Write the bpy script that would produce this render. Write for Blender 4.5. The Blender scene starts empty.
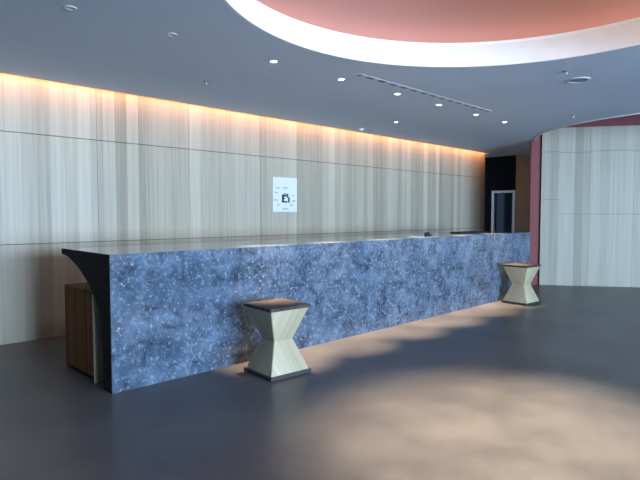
import bpy, bmesh, math, random
from mathutils import Vector, Matrix

random.seed(7)
scene = bpy.context.scene
COL = scene.collection

# ------------------------------------------------------------------ camera
CAM_Z = 1.47
PITCH, YAW = 0.0488, 0.8009          # tilt down, angle between view and the counter's long axis (+X)
cam_d = bpy.data.cameras.new('camera')
cam_d.sensor_width = 36.0
cam_d.lens = 520.0 / 640.0 * 36.0
cam_d.clip_end = 200
cam = bpy.data.objects.new('camera', cam_d)
COL.objects.link(cam)
cam.location = (0, 0, CAM_Z)
_f = Vector((math.cos(YAW) * math.cos(PITCH), math.sin(YAW) * math.cos(PITCH), -math.sin(PITCH)))
cam.rotation_euler = _f.to_track_quat('-Z', 'Y').to_euler()
scene.camera = cam

# ------------------------------------------------------------------ world, big lights, exposure
world = bpy.data.worlds.new('sky')
scene.world = world
world.use_nodes = True
bg = world.node_tree.nodes['Background']
bg.inputs[0].default_value = (0.42, 0.67, 1.0, 1)
bg.inputs[1].default_value = 0.7


def area(name, loc, target, sx, sy, power, color, spread=180):
    d = bpy.data.lights.new(name, 'AREA')
    d.shape = 'RECTANGLE'
    d.size, d.size_y = sx, sy
    d.energy = power
    d.color = color
    d.spread = math.radians(spread)
    o = bpy.data.objects.new(name, d)
    COL.objects.link(o)
    o.location = loc
    o.rotation_euler = (Vector(target) - Vector(loc)).to_track_quat('-Z', 'Y').to_euler()
    return o


# daylight through the glazed side of the lobby, behind the photographer
area('window_daylight', (3.2, -9.0, 1.7), (4.2, 4.2, 1.2), 6.0, 2.8, 2000, (0.53, 0.745, 1.0))

scene.view_settings.view_transform = 'Standard'
scene.view_settings.look = 'None'
scene.view_settings.gamma = 1.0
scene.view_settings.use_curve_mapping = False
scene.view_settings.exposure = 0.5


# ------------------------------------------------------------------ helpers
def tag(o, label=None, cat=None, group=None, kind=None):
    if label: o['label'] = label
    if cat: o['category'] = cat
    if group: o['group'] = group
    if kind: o['kind'] = kind
    return o


def empty(name, loc, rz=0.0):
    o = bpy.data.objects.new(name, None)
    COL.objects.link(o)
    o.location = loc
    o.rotation_euler = (0, 0, rz)
    o.empty_display_size = 0.1
    return o


def obj(name, bm, mat, parent=None, smooth=False):
    bmesh.ops.recalc_face_normals(bm, faces=bm.faces)
    me = bpy.data.meshes.new(name)
    bm.to_mesh(me)
    bm.free()
    if smooth:
        for p in me.polygons: p.use_smooth = True
    me.materials.append(mat)
    o = bpy.data.objects.new(name, me)
    COL.objects.link(o)
    if parent: o.parent = parent
    return o


def box(bm, x0, x1, y0, y1, z0, z1, bev=0.0, seg=1):
    r = bmesh.ops.create_cube(bm, size=1.0)
    vs = r['verts']
    for v in vs:
        v.co = Vector((x0 + (v.co.x + .5) * (x1 - x0), y0 + (v.co.y + .5) * (y1 - y0), z0 + (v.co.z + .5) * (z1 - z0)))
    if bev > 0:
        es = list({e for v in vs for e in v.link_edges})
        bmesh.ops.bevel(bm, geom=es, offset=bev, segments=seg, affect='EDGES', profile=0.5)


def bmbox(*a, **k):
    bm = bmesh.new()
    box(bm, *a, **k)
    return bm


def lathe(profile, n=48, closed=False):
    """profile: list of (r, z)"""
    bm = bmesh.new()
    rings = []
    for r, z in profile:
        if r < 1e-6:
            rings.append([bm.verts.new((0, 0, z))])
        else:
            rings.append([bm.verts.new((r * math.cos(2 * math.pi * k / n), r * math.sin(2 * math.pi * k / n), z)) for k in range(n)])
    pairs = list(zip(rings[:-1], rings[1:]))
    if closed: pairs.append((rings[-1], rings[0]))
    for a, b in pairs:
        for k in range(n):
            k2 = (k + 1) % n
            if len(a) == 1 and len(b) == 1: continue
            if len(a) == 1: bm.faces.new((a[0], b[k], b[k2]))
            elif len(b) == 1: bm.faces.new((a[k], a[k2], b[0]))
            else: bm.faces.new((a[k], a[k2], b[k2], b[k]))
    return bm


def prism_x(profile, x0, x1):
    """closed (y, z) outline extruded along X"""
    bm = bmesh.new()
    A = [bm.verts.new((x0, y, z)) for y, z in profile]
    B = [bm.verts.new((x1, y, z)) for y, z in profile]
    n = len(profile)
    bm.faces.new(A)
    bm.faces.new(B[::-1])
    for k in range(n):
        bm.faces.new((A[k], B[k], B[(k + 1) % n], A[(k + 1) % n]))
    return bm


# ------------------------------------------------------------------ materials
def new_mat(name):
    m = bpy.data.materials.new(name)
    m.use_nodes = True
    nt = m.node_tree
    b = nt.nodes['Principled BSDF']
    return m, nt, b


def plain(name, col, rough=0.6, metal=0.0, spec=0.5, var=0.0, scale=8.0):
    m, nt, b = new_mat(name)
    b.inputs['Base Color'].default_value = (*col, 1)
    b.inputs['Roughness'].default_value = rough
    b.inputs['Metallic'].default_value = metal
    b.inputs['Specular IOR Level'].default_value = spec
    if var > 0:
        tc = nt.nodes.new('ShaderNodeTexCoord')
        nz = nt.nodes.new('ShaderNodeTexNoise')
        nz.inputs['Scale'].default_value = scale
        nz.inputs['Detail'].default_value = 4
        nt.links.new(tc.outputs['Object'], nz.inputs['Vector'])
        rp = nt.nodes.new('ShaderNodeValToRGB')
        rp.color_ramp.elements[0].position = .3
        rp.color_ramp.elements[1].position = .7
        rp.color_ramp.elements[0].color = (*[c * (1 - var) for c in col], 1)
        rp.color_ramp.elements[1].color = (*[min(1, c * (1 + var)) for c in col], 1)
        nt.links.new(nz.outputs['Fac'], rp.inputs['Fac'])
        nt.links.new(rp.outputs['Color'], b.inputs['Base Color'])
    return m


def emissive(name, col, strength):
    m, nt, b = new_mat(name)
    b.inputs['Base Color'].default_value = (*col, 1)
    b.inputs['Emission Color'].default_value = (*col, 1)
    b.inputs['Emission Strength'].default_value = strength
    return m


def wood(name, dark, light, plank=0.155, rough=0.5, axis='X', grain=1.0, spec=0.4):
    """vertical planks: per-plank tone (white noise of the plank number) and long vertical grain"""
    m, nt, b = new_mat(name)
    N, L = nt.nodes, nt.links
    tc = N.new('ShaderNodeTexCoord')
    sp = N.new('ShaderNodeSeparateXYZ')
    L.new(tc.outputs['Object'], sp.inputs[0])

    def math_(op, a, v=None, b_=None):
        n = N.new('ShaderNodeMath')
        n.operation = op
        if hasattr(a, 'links'): L.new(a, n.inputs[0])
        else: n.inputs[0].default_value = a
        if b_ is not None: L.new(b_, n.inputs[1])
        elif v is not None: n.inputs[1].default_value = v
        return n.outputs[0]
    if axis == 'X': u = sp.outputs['X']
    elif axis == 'Y': u = sp.outputs['Y']
    else: u = math_('ADD', sp.outputs['X'], None, sp.outputs['Y'])
    idx = math_('FLOOR', math_('DIVIDE', u, plank))
    wn = N.new('ShaderNodeTexWhiteNoise')
    wn.noise_dimensions = '1D'
    L.new(idx, wn.inputs['W'])
    idx2 = math_('FLOOR', math_('DIVIDE', u, plank * 4.13))
    wn2 = N.new('ShaderNodeTexWhiteNoise')
    wn2.noise_dimensions = '1D'
    L.new(idx2, wn2.inputs['W'])
    cb = N.new('ShaderNodeCombineXYZ')
    L.new(math_('MULTIPLY', u, 26.0 * grain), cb.inputs[0])
    L.new(math_('MULTIPLY', sp.outputs['Z'], 0.55 * grain), cb.inputs[1])
    L.new(math_('MULTIPLY', idx, 3.7), cb.inputs[2])
    nz = N.new('ShaderNodeTexNoise')
    nz.inputs['Scale'].default_value = 1.0
    nz.inputs['Detail'].default_value = 5
    nz.inputs['Roughness'].default_value = 0.65
    L.new(cb.outputs[0], nz.inputs['Vector'])
    t = math_('ADD', math_('MULTIPLY', nz.outputs['Fac'], 0.75), None, math_('MULTIPLY', wn.outputs['Value'], 0.40))
    t = math_('ADD', t, None, math_('MULTIPLY', wn2.outputs['Value'], 0.16))
    rp = N.new('ShaderNodeValToRGB')
    rp.color_ramp.elements[0].position = 0.33
    rp.color_ramp.elements[1].position = 0.95
    rp.color_ramp.elements[0].color = (*dark, 1)
    rp.color_ramp.elements[1].color = (*light, 1)
    L.new(t, rp.inputs['Fac'])
    L.new(rp.outputs['Color'], b.inputs['Base Color'])
    b.inputs['Roughness'].default_value = rough
    b.inputs['Specular IOR Level'].default_value = spec
    return m


def stone(name, base, mid, vein, rough=0.2, scale=1.0, speck=0.5, crackle=1.0, spec=0.5):
    m, nt, b = new_mat(name)
    N, L = nt.nodes, nt.links
    tc = N.new('ShaderNodeTexCoord')
    n1 = N.new('ShaderNodeTexNoise')
    n1.inputs['Scale'].default_value = 5.0 * scale
    n1.inputs['Detail'].default_value = 8
    n1.inputs['Roughness'].default_value = 0.65
    n1.inputs['Distortion'].default_value = 0.6
    L.new(tc.outputs['Object'], n1.inputs['Vector'])
    r1 = N.new('ShaderNodeValToRGB')
    r1.color_ramp.elements[0].position = .36
    r1.color_ramp.elements[1].position = .64
    r1.color_ramp.elements[0].color = (*base, 1)
    r1.color_ramp.elements[1].color = (*mid, 1)
    L.new(n1.outputs['Fac'], r1.inputs['Fac'])
    # thin crackled veins
    nd = N.new('ShaderNodeTexNoise')
    nd.inputs['Scale'].default_value = 4.0 * scale
    nd.inputs['Detail'].default_value = 5
    L.new(tc.outputs['Object'], nd.inputs['Vector'])
    mx = N.new('ShaderNodeMixRGB')
    mx.inputs[0].default_value = 0.22
    L.new(tc.outputs['Object'], mx.inputs[1])
    L.new(nd.outputs['Color'], mx.inputs[2])
    vo = N.new('ShaderNodeTexVoronoi')
    vo.feature = 'DISTANCE_TO_EDGE'
    vo.inputs['Scale'].default_value = 9.0 * scale
    L.new(mx.outputs[0], vo.inputs['Vector'])
    r2 = N.new('ShaderNodeValToRGB')
    r2.color_ramp.elements[0].position = 0.0
    r2.color_ramp.elements[0].color = (1, 1, 1, 1)
    r2.color_ramp.elements[1].position = 0.035
    r2.color_ramp.elements[1].color = (0, 0, 0, 1)
    L.new(vo.outputs['Distance'], r2.inputs['Fac'])
    n3 = N.new('ShaderNodeTexNoise')
    n3.inputs['Scale'].default_value = 2.2 * scale
    n3.inputs['Detail'].default_value = 3
    L.new(tc.outputs['Object'], n3.inputs['Vector'])
    r3 = N.new('ShaderNodeValToRGB')
    r3.color_ramp.elements[0].position = .45
    r3.color_ramp.elements[1].position = .80
    r3.color_ramp.elements[1].color = (crackle, crackle, crackle, 1)
    L.new(n3.outputs['Fac'], r3.inputs['Fac'])
    mu = N.new('ShaderNodeMath')
    mu.operation = 'MULTIPLY'
    L.new(r2.outputs['Color'], mu.inputs[0])
    L.new(r3.outputs['Color'], mu.inputs[1])
    # pale specks
    n4 = N.new('ShaderNodeTexNoise')
    n4.inputs['Scale'].default_value = 24.0 * scale
    n4.inputs['Detail'].default_value = 4
    n4.inputs['Roughness'].default_value = 0.85
    L.new(tc.outputs['Object'], n4.inputs['Vector'])
    r4 = N.new('ShaderNodeValToRGB')
    r4.color_ramp.elements[0].position = .545
    r4.color_ramp.elements[1].position = .72
    r4.color_ramp.elements[0].color = (0, 0, 0, 1)
    r4.color_ramp.elements[1].color = (speck, speck, speck, 1)
    L.new(n4.outputs['Fac'], r4.inputs['Fac'])
    ad = N.new('ShaderNodeMath')
    ad.operation = 'ADD'
    ad.use_clamp = True
    L.new(mu.outputs[0], ad.inputs[0])
    L.new(r4.outputs['Color'], ad.inputs[1])
    m3 = N.new('ShaderNodeMixRGB')
    L.new(ad.outputs[0], m3.inputs[0])
    L.new(r1.outputs['Color'], m3.inputs[1])
    m3.inputs[2].default_value = (*vein, 1)
    L.new(m3.outputs[0], b.inputs['Base Color'])
    b.inputs['Roughness'].default_value = rough
    b.inputs['Specular IOR Level'].default_value = spec
    return m


def floor_mat():
    m, nt, b = new_mat('floor_concrete')
    N, L = nt.nodes, nt.links
    tc = N.new('ShaderNodeTexCoord')
    n1 = N.new('ShaderNodeTexNoise')
    n1.inputs['Scale'].default_value = 1.5
    n1.inputs['Detail'].default_value = 9
    n1.inputs['Roughness'].default_value = 0.62
    L.new(tc.outputs['Object'], n1.inputs['Vector'])
    r1 = N.new('ShaderNodeValToRGB')
    r1.color_ramp.elements[0].position = .2
    r1.color_ramp.elements[1].position = .8
    r1.color_ramp.elements[0].color = (0.047, 0.049, 0.056, 1)
    r1.color_ramp.elements[1].color = (0.124, 0.124, 0.130, 1)
    L.new(n1.outputs['Fac'], r1.inputs['Fac'])
    L.new(r1.outputs['Color'], b.inputs['Base Color'])
    n2 = N.new('ShaderNodeTexNoise')
    n2.inputs['Scale'].default_value = 3.0
    n2.inputs['Detail'].default_value = 5
    L.new(tc.outputs['Object'], n2.inputs['Vector'])
    r2 = N.new('ShaderNodeMapRange')
    r2.inputs['To Min'].default_value = 0.28
    r2.inputs['To Max'].default_value = 0.46
    L.new(n2.outputs['Fac'], r2.inputs['Value'])
    L.new(r2.outputs['Result'], b.inputs['Roughness'])
    b.inputs['Specular IOR Level'].default_value = 0.4
    return m


M = {
    'oak': wood('pale_oak', (0.34, 0.295, 0.215), (0.62, 0.57, 0.45), plank=0.155),
    'oak_far': wood('pale_oak_smooth', (0.30, 0.275, 0.21), (0.51, 0.475, 0.385), plank=0.16),
    'brown_wood': wood('brown_wood', (0.30, 0.22, 0.13), (0.50, 0.38, 0.24), plank=0.06),
    'cabinet_wood': wood('cabinet_wood', (0.070, 0.034, 0.016), (0.20, 0.100, 0.046), plank=0.035, axis='Y', rough=0.8, spec=0.12),
    'cabinet_edge': wood('cabinet_edge_wood', (0.36, 0.32, 0.23), (0.58, 0.54, 0.42), plank=0.03),
    'stool_wood': wood('stool_ash', (0.37, 0.315, 0.20), (0.66, 0.58, 0.42), plank=0.045, axis='XY'),
    'backing': plain('dark_backing', (0.10, 0.09, 0.08), 0.9),
    'ceiling': plain('ceiling_paint', (0.57, 0.65, 0.76), 0.85, var=0.03, scale=0.7),
    'white': plain('white_paint', (0.88, 0.88, 0.87), 0.7, var=0.02),
    'terracotta': plain('terracotta_paint', (0.36, 0.205, 0.185), 0.8, var=0.05, scale=1.0),
    'red': plain('deep_red_paint', (0.25, 0.060, 0.064), 0.65, var=0.06, scale=3),
    'counter': stone('blue_grey_marble', (0.028, 0.046, 0.078), (0.115, 0.165, 0.245), (0.50, 0.55, 0.62), rough=0.12, speck=0.9, crackle=0.5),
    'stool_stone': stone('brown_granite', (0.018, 0.014, 0.012), (0.07, 0.054, 0.045), (0.30, 0.26, 0.23), rough=0.5, spec=0.25, scale=3.0),
    'floor': floor_mat(),
    'end_shade': plain('painted_end_shade', (0.016, 0.018, 0.024), 0.85, spec=0.15, var=0.15),
    'black': plain('black_plastic', (0.015, 0.015, 0.017), 0.4),
    'passage_shade': plain('painted_passage_shade', (0.010, 0.010, 0.011), 0.9, spec=0.1),  # unlit darkness of the passage put into the wall colour
    'plinth': plain('dark_plinth', (0.04, 0.038, 0.04), 0.5),
    'paper': plain('white_paper', (0.82, 0.84, 0.86), 0.7, var=0.015),
    'ink': plain('black_ink', (0.02, 0.03, 0.04), 0.6),
    'pale_ink': plain('grey_ink', (0.25, 0.32, 0.38), 0.6),
    'metal': plain('brushed_metal', (0.6, 0.6, 0.6), 0.35, metal=0.9),
    'grey': plain('grey_plastic', (0.22, 0.23, 0.24), 0.5),
    'pale_grey': plain('pale_grey_plastic', (0.62, 0.63, 0.64), 0.5),
    'glass_dark': plain('dark_door_glass', (0.02, 0.03, 0.045), 0.12),
    'lamp_on': emissive('lit_lens', (1.0, 0.93, 0.84), 14.0),
    'lamp_off': plain('unlit_lens', (0.45, 0.46, 0.48), 0.2),
    'dome_led': emissive('dome_led', (1.0, 0.76, 0.62), 4.5),
    'led': emissive('warm_led', (1.0, 0.45, 0.12), 4.5),
}

# ------------------------------------------------------------------ structure
CEIL = 3.0
WALL_Y = 6.65
D1 = (3.35, 1.55)      # round recess over the lobby
R1 = 2.03
D2 = (11.62, 2.2)      # second round recess, over the right wall
R2 = 2.62
XA, XB, YA, YB = -4.0, 17.0, -7.5, 9.0

tag(obj('blocker_wall_back', bmbox(XA - .1, XA, YA, YB, 0, CEIL), M['backing']), kind='structure')  # unseen dark wall, added to keep light off the left side
tag(obj('blocker_wall_front', bmbox(XA, 0.2, -2.6, -2.5, 0, CEIL), M['backing']), kind='structure')  # unseen stub wall, added to block light from behind on the left
tag(obj('floor', bmbox(XA, XB, YA, YB, -0.1, 0.0), M['floor']), kind='structure')


def ceiling():
    cu = bpy.data.curves.new('ceiling_outline', 'CURVE')
    cu.dimensions = '2D'
    cu.fill_mode = 'BOTH'
    cu.extrude = 0.02

    def poly(pts):
        s = cu.splines.new('POLY')
        s.points.add(len(pts) - 1)
        for p, (x, y) in zip(s.points, pts): p.co = (x, y, 0, 1)
        s.use_cyclic_u = True
    slot = WALL_Y - 0.15                       # the ceiling stops short of the panelled wall: light cove
    poly([(XA, YA), (XB, YA), (XB, YB), (12.32, YB), (12.32, slot), (XA, slot)])
    for c, r in ((D1, R1 + .02), (D2, R2)):
        n = 128
        poly([(c[0] + r * math.cos(2 * math.pi * k / n), c[1] + r * math.sin(2 * math.pi * k / n)) for k in range(n)])
    tmp = bpy.data.objects.new('ceiling_tmp', cu)
    COL.objects.link(tmp)
    bpy.context.view_layer.update()
    dg = bpy.context.evaluated_depsgraph_get()
    me = bpy.data.meshes.new_from_object(tmp.evaluated_get(dg))
    bpy.data.objects.remove(tmp)
    bpy.data.curves.remove(cu)
    me.name = 'ceiling'
    me.materials.clear()
    me.materials.append(M['ceiling'])
    for v in me.vertices: v.co.z += CEIL + 0.02
    o = bpy.data.objects.new('ceiling', me)
    COL.objects.link(o)
    tag(o, kind='structure')
    return o


ceiling()


def wall_panels(u_seams, z_rows, depth, gap_v=0.004, gap_h=0.008):
    """panels with open joints in front of a dark backing; local frame: X along the wall, front face at y=0, thickness to +Y"""
    bm = bmesh.new()
    for a, b in zip(u_seams[:-1], u_seams[1:]):
        for z0, z1 in zip(z_rows[:-1], z_rows[1:]):
            box(bm, a + gap_v / 2, b - gap_v / 2, 0, depth, z0 + gap_h / 2, z1 - gap_h / 2)
    return bm


# left wall: pale oak panels in three rows, running up into the light cove
wl = tag(empty('wall_left', (0, WALL_Y, 0)), kind='structure')
seams = [-4.0, -2.56, -1.28, 0.0, 1.28, 2.56, 3.84, 5.12, 6.40, 7.68, 8.96, 10.24, 11.30, 12.32]
obj('wall_panelling', wall_panels(seams, [0.0, 1.13, 2.40, 3.30], 0.03), M['oak'], wl)
obj('wall_backing', bmbox(-4.0, 12.32, 0.03, 0.20, 0.0, 3.30), M['backing'], wl)
# cap of the light cove above the slot
bm = bmesh.new()
box(bm, XA, 12.32, WALL_Y - 0.25, WALL_Y + 0.2, 3.30, 3.36)
box(bm, XA, 12.32, WALL_Y - 0.28, WALL_Y - 0.23, 3.12, 3.36)
tag(obj('trim_1', bm, M['white']), kind='structure')
d = area('cove_light', (4.16, WALL_Y - 0.13, 3.22), (4.16, WALL_Y, 3.07), 16.2, 0.04, 66, (1.0, 0.38, 0.12), 115)

# end wall of the passage behind the counter's far end
bm = bmbox(13.0, 13.15, 6.15, 9.0, 2.10, 3.0)
box(bm, 13.0, 13.15, 6.80, 9.0, 0, 2.10)
tag(obj('wall_end', bm, M['passage_shade']), kind='structure')
bm = bmesh.new()
for k in range(3):
    box(bm, 12.98, 13.15, 4.80 + .45 * k + .004, 4.80 + .45 * (k + 1) - .004, 0.0, 3.0)
tag(obj('wall_passage', bm, M['brown_wood']), kind='structure')
dr = tag(empty('door_1', (13.0, 6.47, 0)), kind='structure')
bm = bmbox(-0.03, 0.12, -0.32, -0.245, 0, 2.10)
box(bm, -0.03, 0.12, 0.265, 0.33, 0, 2.10)
box(bm, -0.03, 0.12, -0.245, 0.265, 2.04, 2.10)
obj('door_frame', bm, M['white'], dr)
obj('door_pane', bmbox(0.05, 0.08, -0.245, 0.265, 0, 2.04), M['glass_dark'], dr)

# right wall: oak panelling on a red wall that rises into the second recess
P0 = Vector((10.82, 4.575, 0))
P1 = Vector((11.90, 3.00, 0))
uv = (P1 - P0).normalized()
ang = math.atan2(uv.y, uv.x)
wr = tag(empty('wall_right', P0, ang), kind='structure')
# local: +X along the wall (to the right in view); the room is on local -Y side
bm = bmesh.new()
PANELS = [(0.0, 0.34, [0.0, 1.78, 2.76, 3.25]), (0.34, 0.92, [0.0, 1.48, 2.74, 3.25]), (0.92, 1.37, [0.0, 1.48, 2.76, 3.25]),
          (1.37, 1.75, [0.0, 1.48, 2.76, 3.25]), (1.75, 2.5, [0.0, 1.48, 2.74, 3.25]), (2.5, 3.4, [0.0, 1.78, 2.76, 3.25]),
          (3.4, 4.6, [0.0, 1.48, 2.76, 3.25])]
for a, b, rows in PANELS:
    for z0, z1 in zip(rows[:-1], rows[1:]):
        box(bm, a + .0015, b - .0015, 0, 0.03, z0 + .0025, z1 - .0025)
obj('wall_panelling', bm, M['oak_far'], wr)
obj('wall_backing', bmbox(0.002, 4.6, 0.03, 0.10, 0, 3.245), M['backing'], wr)
obj('wall_red_face', bmbox(-0.16, 4.6, 0.10, 0.25, 0, 3.9), M['red'], wr)
obj('wall_groove', bmbox(-0.075, -0.001, 0.055, 0.10, 0, 3.9), M['red'], wr)
# red pier at the wall's left end
obj('wall_pier', bmbox(-0.215, -0.075, -0.04, 0.10, 0, 3.9), M['red'], wr)


def at_c(o, c):
    o.location = (c[0], c[1], 0)
    return o


# recess 1: white flared ring and terracotta dome
tag(at_c(obj('trim_2', lathe([(R1 + .03, CEIL + .002), (R1, CEIL - .001), (R1 + .012, CEIL + .02), (R1 + .11, CEIL + .25), (R1 + .11, CEIL + .28), (R1 + .15, CEIL + .28)], 128),
              M['white'], smooth=False), D1), kind='structure')
DZ = CEIL + .27
prof = [(R1 + .50, DZ)] + [((R1 + .50) * math.cos(t), DZ + 1.0 * math.sin(t)) for t in [math.pi / 2 * k / 24 for k in range(1, 24)]] + [(0, DZ + 1.0)]
dome_prof = [(R1 + .13, DZ)] + prof
dome = tag(at_c(obj('ceiling_dome', lathe(dome_prof, 128), M['terracotta'], smooth=True), D1), kind='structure')
led = obj('cove_strip', lathe([(R1 + .30, CEIL + .283), (R1 + .36, CEIL + .283), (R1 + .36, CEIL + .305), (R1 + .30, CEIL + .305)], 128, closed=True), M['dome_led'], dome)
# recess 2: pale ring, deep red inside
tag(at_c(obj('trim_3', lathe([(R2, CEIL - .012), (R2 + .025, CEIL - .012), (R2 + .025, CEIL + .14), (R2, CEIL + .14)], 128, closed=True), M['white']), D2), kind='structure')
tag(at_c(obj('ceiling_recess', lathe([(R2 + .05, CEIL + .12), (R2 + .05, CEIL + .95), (0, CEIL + .95)], 96), M['red']), D2), kind='structure')

# ------------------------------------------------------------------ reception counter
CX0, CX1, CY, CH, CB = 1.70, 9.50, 4.20, 1.145, 5.33
ctr = tag(empty('reception_counter', (CX0, CY, 0)),
          'long polished blue-grey marble reception counter with pale veins in front of the wood wall', 'counter')
prof = [(0, 0), (0, CH), (CB - CY, CH), (CB - CY, CH - .05)]
# underside sweeping down to the front slab
prof += [(.95, 1.075), (.80, 1.03), (.66, .975), (.53, .91), (.42, .845), (.33, .785), (.26, .71), (.21, .61), (.18, .46), (.165, .25), (.16, 0.0)]

obj('counter_body', prism_x(prof, 0, CX1 - CX0), M['counter'], ctr)
ep = obj('end_shade_sheet', prism_x(prof, -0.006, -0.0005), M['end_shade'], ctr)  # shade on the counter's end, painted as a near-black sheet
ep['label'] = 'matte end face with its shade painted black'
# staff-side light under the counter
ls = obj('light_strip', bmbox(1.1, CX1 - CX0 - .3, 0.86, 0.89, CH - .115, CH - .095), M['led'], ctr)
ls['label'] = 'warm light strip under the counter'

# ------------------------------------------------------------------ cabinet under the counter's near end
cab = tag(empty('cabinet', (CX0, 4.575, 0)), 'low brown wooden cabinet tucked under the near end of the marble counter', 'cabinet')
obj('body', bmbox(0.012, 0.62, 0.02, 0.70, 0.035, 0.78, bev=.003), M['cabinet_wood'], cab)
obj('cabinet_top', bmbox(0.0, 0.63, 0.0, 0.715, 0.78, 0.80, bev=.002), M['cabinet_wood'], cab)
sp_ = obj('side_panel', bmbox(0.0, 0.63, 0.0, 0.019, 0.0, 0.78), M['cabinet_edge'], cab)
sp_['label'] = 'pale side panel'
obj('side_panel', bmbox(0.0, 0.63, 0.696, 0.715, 0.0, 0.78), M['cabinet_wood'], cab)
for y0, y1 in ((.024, .354), (.362, .690)):
    obj('door', bmbox(-0.006, 0.011, y0, y1, .05, .775, bev=.002), M['cabinet_wood'], cab)

# ------------------------------------------------------------------ hourglass stools
def hourglass(hb, hw, ht, z0, zm, z1):
    bm = bmesh.new()
    lv = []
    for h, z in ((hb, z0), (hw, zm), (ht, z1)):
        lv.append([bm.verts.new((sx * h, sy * h, z)) for sx, sy in ((-1, -1), (1, -1), (1, 1), (-1, 1))])
    for a, b in zip(lv[:-1], lv[1:]):
        for k in range(4): bm.faces.new((a[k], a[(k + 1) % 4], b[(k + 1) % 4], b[k]))
    bm.faces.new(lv[0][::-1])
    bm.faces.new(lv[-1])
    es = [e for e in bm.edges if abs(e.verts[0].co.z - e.verts[1].co.z) > .05]
    bmesh.ops.bevel(bm, geom=es, offset=.004, segments=2, affect='EDGES')
    return bm


def make_stool(loc, rz, label):
    s = tag(empty('hourglass_stool', loc, rz), label, 'stool', 'hourglass stools along the counter')
    b_ = obj('base', bmbox(-.228, .228, -.228, .228, 0, .035, bev=.003), M['plinth'], s)
    b_['label'] = 'dark base slab'
    obj('body', hourglass(.212, .105, .212, .035, .315, .612), M['stool_wood'], s)
    t_ = obj('seat_top', bmbox(-.224, .224, -.224, .224, .612, .642, bev=.004, seg=2), M['stool_stone'], s)
    t_['label'] = 'speckled brown stone top'
    return s


st1 = make_stool((3.066, 3.742, 0), math.radians(-4), 'pale wood hourglass stool before the middle of the counter, closer to the camera')
st2 = make_stool((8.42, 3.86, 0), math.radians(-4), 'pale wood hourglass stool at the far right end of the counter')

# ------------------------------------------------------------------ poster on the wall
pf = tag(empty('wall_poster', (5.63, WALL_Y - .001, 1.80)), 'white poster with a black emblem on the panelled wall behind the counter', 'poster')
obj('sheet', bmbox(-.26, .26, -.012, 0, -.285, .285, bev=.002), M['paper'], pf)


def flat(bm, x0, x1, z0, z1):
    box(bm, x0, x1, -.0135, -.0115, z0, z1)


bm = bmesh.new()                      # dark emblem: heavy block with a white notch, roof-like right half
flat(bm, -.075, -.03, -.13, .005)
flat(bm, -.03, .03, -.03, .005)
flat(bm, -.03, .045, -.13, -.105)
flat(bm, .035, .065, -.05, .015)
flat(bm, .06, .095, -.13, -.04)
flat(bm, -.03, -.005, -.07, -.05)
e_ = obj('emblem', bm, M['ink'], pf)
e_['label'] = 'black emblem'
for cx_, cz, n, w in ((-.16, .11, 3, .02), (.0, .115, 4, .018), (.0, .02, 3, .02), (-.19, .03, 2, .02), (-.2, -.09, 3, .02),
                     (.17, -.01, 2, .02), (.18, -.10, 3, .02), (-.15, -.17, 2, .02), (0, -.235, 5, .02), (.14, -.17, 3, .018)):
    bm = bmesh.new()
    for k in range(n):
        x = cx_ + (k - (n - 1) / 2) * w * 1.35
        flat(bm, x - w / 2, x + w / 2, cz - .009, cz + .009)
    obj('text_line', bm, M['pale_ink'], pf)

# ------------------------------------------------------------------ things on the counter
tr = tag(empty('desk_tray', (8.38, 4.87, CH)), 'low black tray lying on the far end of the counter', 'tray')
bm = bmbox(-.38, .38, -.09, .09, 0, .006)
obj('tray_base', bm, M['black'], tr)
bm = bmesh.new()
for a in ((-.38, .38, -.09, -.082), (-.38, .38, .082, .09), (-.38, -.372, -.082, .082), (.372, .38, -.082, .082)):
    box(bm, *a, .006, .022)
obj('tray_rim', bm, M['black'], tr)
pp = tag(obj('paper_sheet', bmbox(-.2, .2, -.11, .11, 0, .004), M['paper']), 'white paper lying on the counter beside the small black holder', 'paper')
pp.location = (6.42, 4.66, CH)
hd = tag(empty('card_holder', (6.93, 4.70, CH)), 'small black card holder on the counter beside the white paper', 'card holder')
obj('holder_base', bmbox(-.07, .07, -.035, .035, 0, .012, bev=.002), M['black'], hd)
obj('holder_back', bmbox(-.07, .07, .015, .025, .012, .045, bev=.002), M['black'], hd)

# ------------------------------------------------------------------ ceiling fittings
def downlight(x, y, label, on=True, r=.033, power=1400, group='downlights in a row over the counter front', cone=29):
    t = tag(empty('downlight', (x, y, CEIL)), label, 'downlight', group)
    obj('trim_ring', lathe([(r, 0.0), (r, -.006), (r * 1.35, -.006), (r * 1.42, 0.0)], 32, closed=True), M['pale_grey'], t)
    obj('lens', lathe([(0, -.002), (r, -.002)], 32), M['lamp_on'] if on else M['lamp_off'], t)
    if on and power:
        d = bpy.data.lights.new('downlight_beam', 'SPOT')
        d.energy = power
        d.color = (1.0, 0.70, 0.44)
        d.spot_size = math.radians(cone)
        d.spot_blend = 1.0
        d.shadow_soft_size = .04
        o = bpy.data.objects.new('downlight_beam', d)
        COL.objects.link(o)
        o.location = (0, 0, -.02)
        o.parent = t
    return t


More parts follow.
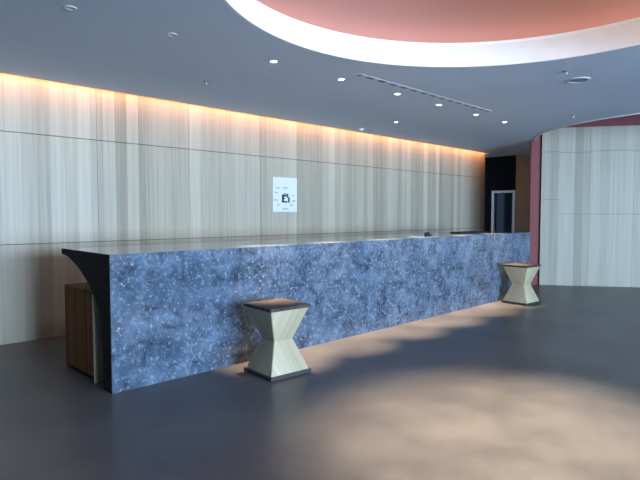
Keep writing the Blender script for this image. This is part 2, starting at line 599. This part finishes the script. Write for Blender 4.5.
ROW_Y = 4.11
row = [(1.41, False, 'unlit ceiling downlight farthest left, near the top edge of the photo'),
       (2.23, False, 'unlit ceiling downlight left of the white ring, second in the row'),
       (3.34, True, 'lit ceiling downlight just below the white ring, nearest lit one'),
       (4.32, True, 'lit ceiling downlight at the near end of the slot diffuser'),
       (5.35, True, 'lit ceiling downlight beside the slot diffuser, third lit one from the left'),
       (6.30, True, 'lit ceiling downlight beside the slot diffuser, fourth lit one from the left'),
       (7.31, True, 'lit ceiling downlight at the far end of the slot diffuser'),
       (8.24, True, 'lit ceiling downlight farthest right, beyond the end of the slot diffuser')]
for x, on, lab in row: downlight(x, ROW_Y, lab, on)
downlight(6.95, 5.36, 'small lit ceiling downlight between the slot diffuser and the panelled wall', True, r=.028, power=0, group=None)

sd = tag(empty('slot_diffuser', (5.77, 3.86, CEIL)), 'long narrow slot air diffuser in the ceiling beside the row of downlights', 'air diffuser')
bm = bmesh.new()
for a in ((-1.47, 1.47, -.05, -.036), (-1.47, 1.47, .036, .05), (-1.47, -1.456, -.036, .036), (1.456, 1.47, -.036, .036)):
    box(bm, *a, -.003, 0)
obj('frame', bm, M['ceiling'], sd)
obj('slot', bmbox(-1.456, 1.456, -.036, .036, -.0015, 0), M['grey'], sd)
for k in range(14):
    x = -1.35 + k * .2077
    obj('vane', bmbox(x - .045, x + .045, -.036, .036, -.003, -.0015), M['pale_grey'], sd)

sp = tag(empty('ceiling_speaker', (6.28, 2.26, CEIL)), 'round grey ceiling speaker right of the white ring', 'speaker')
obj('rim', lathe([(.10, 0), (.10, -.010), (.125, -.008), (.13, 0)], 40, closed=True), M['pale_grey'], sp)
obj('grille', lathe([(0, -.008), (.10, -.005)], 40), M['grey'], sp)


def sprinkler(x, y, label):
    s = tag(empty('sprinkler', (x, y, CEIL)), label, 'sprinkler', 'sprinkler heads in the ceiling')
    obj('escutcheon', lathe([(0, 0), (.035, 0), (.03, -.008), (.012, -.012)], 24), M['grey'], s)
    obj('head', lathe([(.011, -.010), (.011, -.035), (.024, -.037), (.024, -.041), (0, -.041)], 20), M['metal'], s)


sprinkler(5.80, 2.21, 'small sprinkler head next to the round grey ceiling speaker')
sprinkler(3.27, 5.25, 'small sprinkler head in the ceiling above the near half of the counter')
sprinkler(8.42, 3.09, 'small sprinkler head in the ceiling near the red recess')
sk = tag(empty('smoke_detector', (7.03, 6.20, CEIL)), 'pale round smoke detector in the ceiling close to the panelled wall', 'smoke detector')
obj('base', lathe([(.055, 0), (.055, -.012), (0, -.012)], 32), M['pale_grey'], sk)
obj('sensor_cap', lathe([(.04, -.012), (.032, -.035), (0, -.037)], 32), M['white'], sk)

# lamp in the round recess (above the frame): its beam makes the warm pool on the floor
lm = empty('recess_lamp', (-.05, -.08, CEIL + 1.12))
lm.parent = dome
obj('housing', lathe([(.16, .13), (.16, 0), (.13, 0), (.13, .10), (0, .10)], 40), M['white'], lm)
obj('lens', lathe([(0, .05), (.13, .05)], 40), M['lamp_on'], lm)
dl = bpy.data.lights.new('recess_beam', 'SPOT')
dl.energy = 2750
dl.color = (1.0, 0.75, 0.48)
dl.spot_size = math.radians(47)
dl.spot_blend = 0.95
dl.shadow_soft_size = .12
ol = bpy.data.objects.new('recess_beam', dl)
COL.objects.link(ol)
ol.parent = lm
ol.location = (0, 0, .0)

dp = bpy.data.lights.new('ring_fill', 'POINT')  # added fill light inside the dome to brighten the white ring
dp.energy = 36
dp.color = (1.0, 0.92, 0.84)
dp.shadow_soft_size = .12
op = bpy.data.objects.new('ring_fill', dp)
COL.objects.link(op)
op.parent = lm
op.location = (0, 0, -.16)
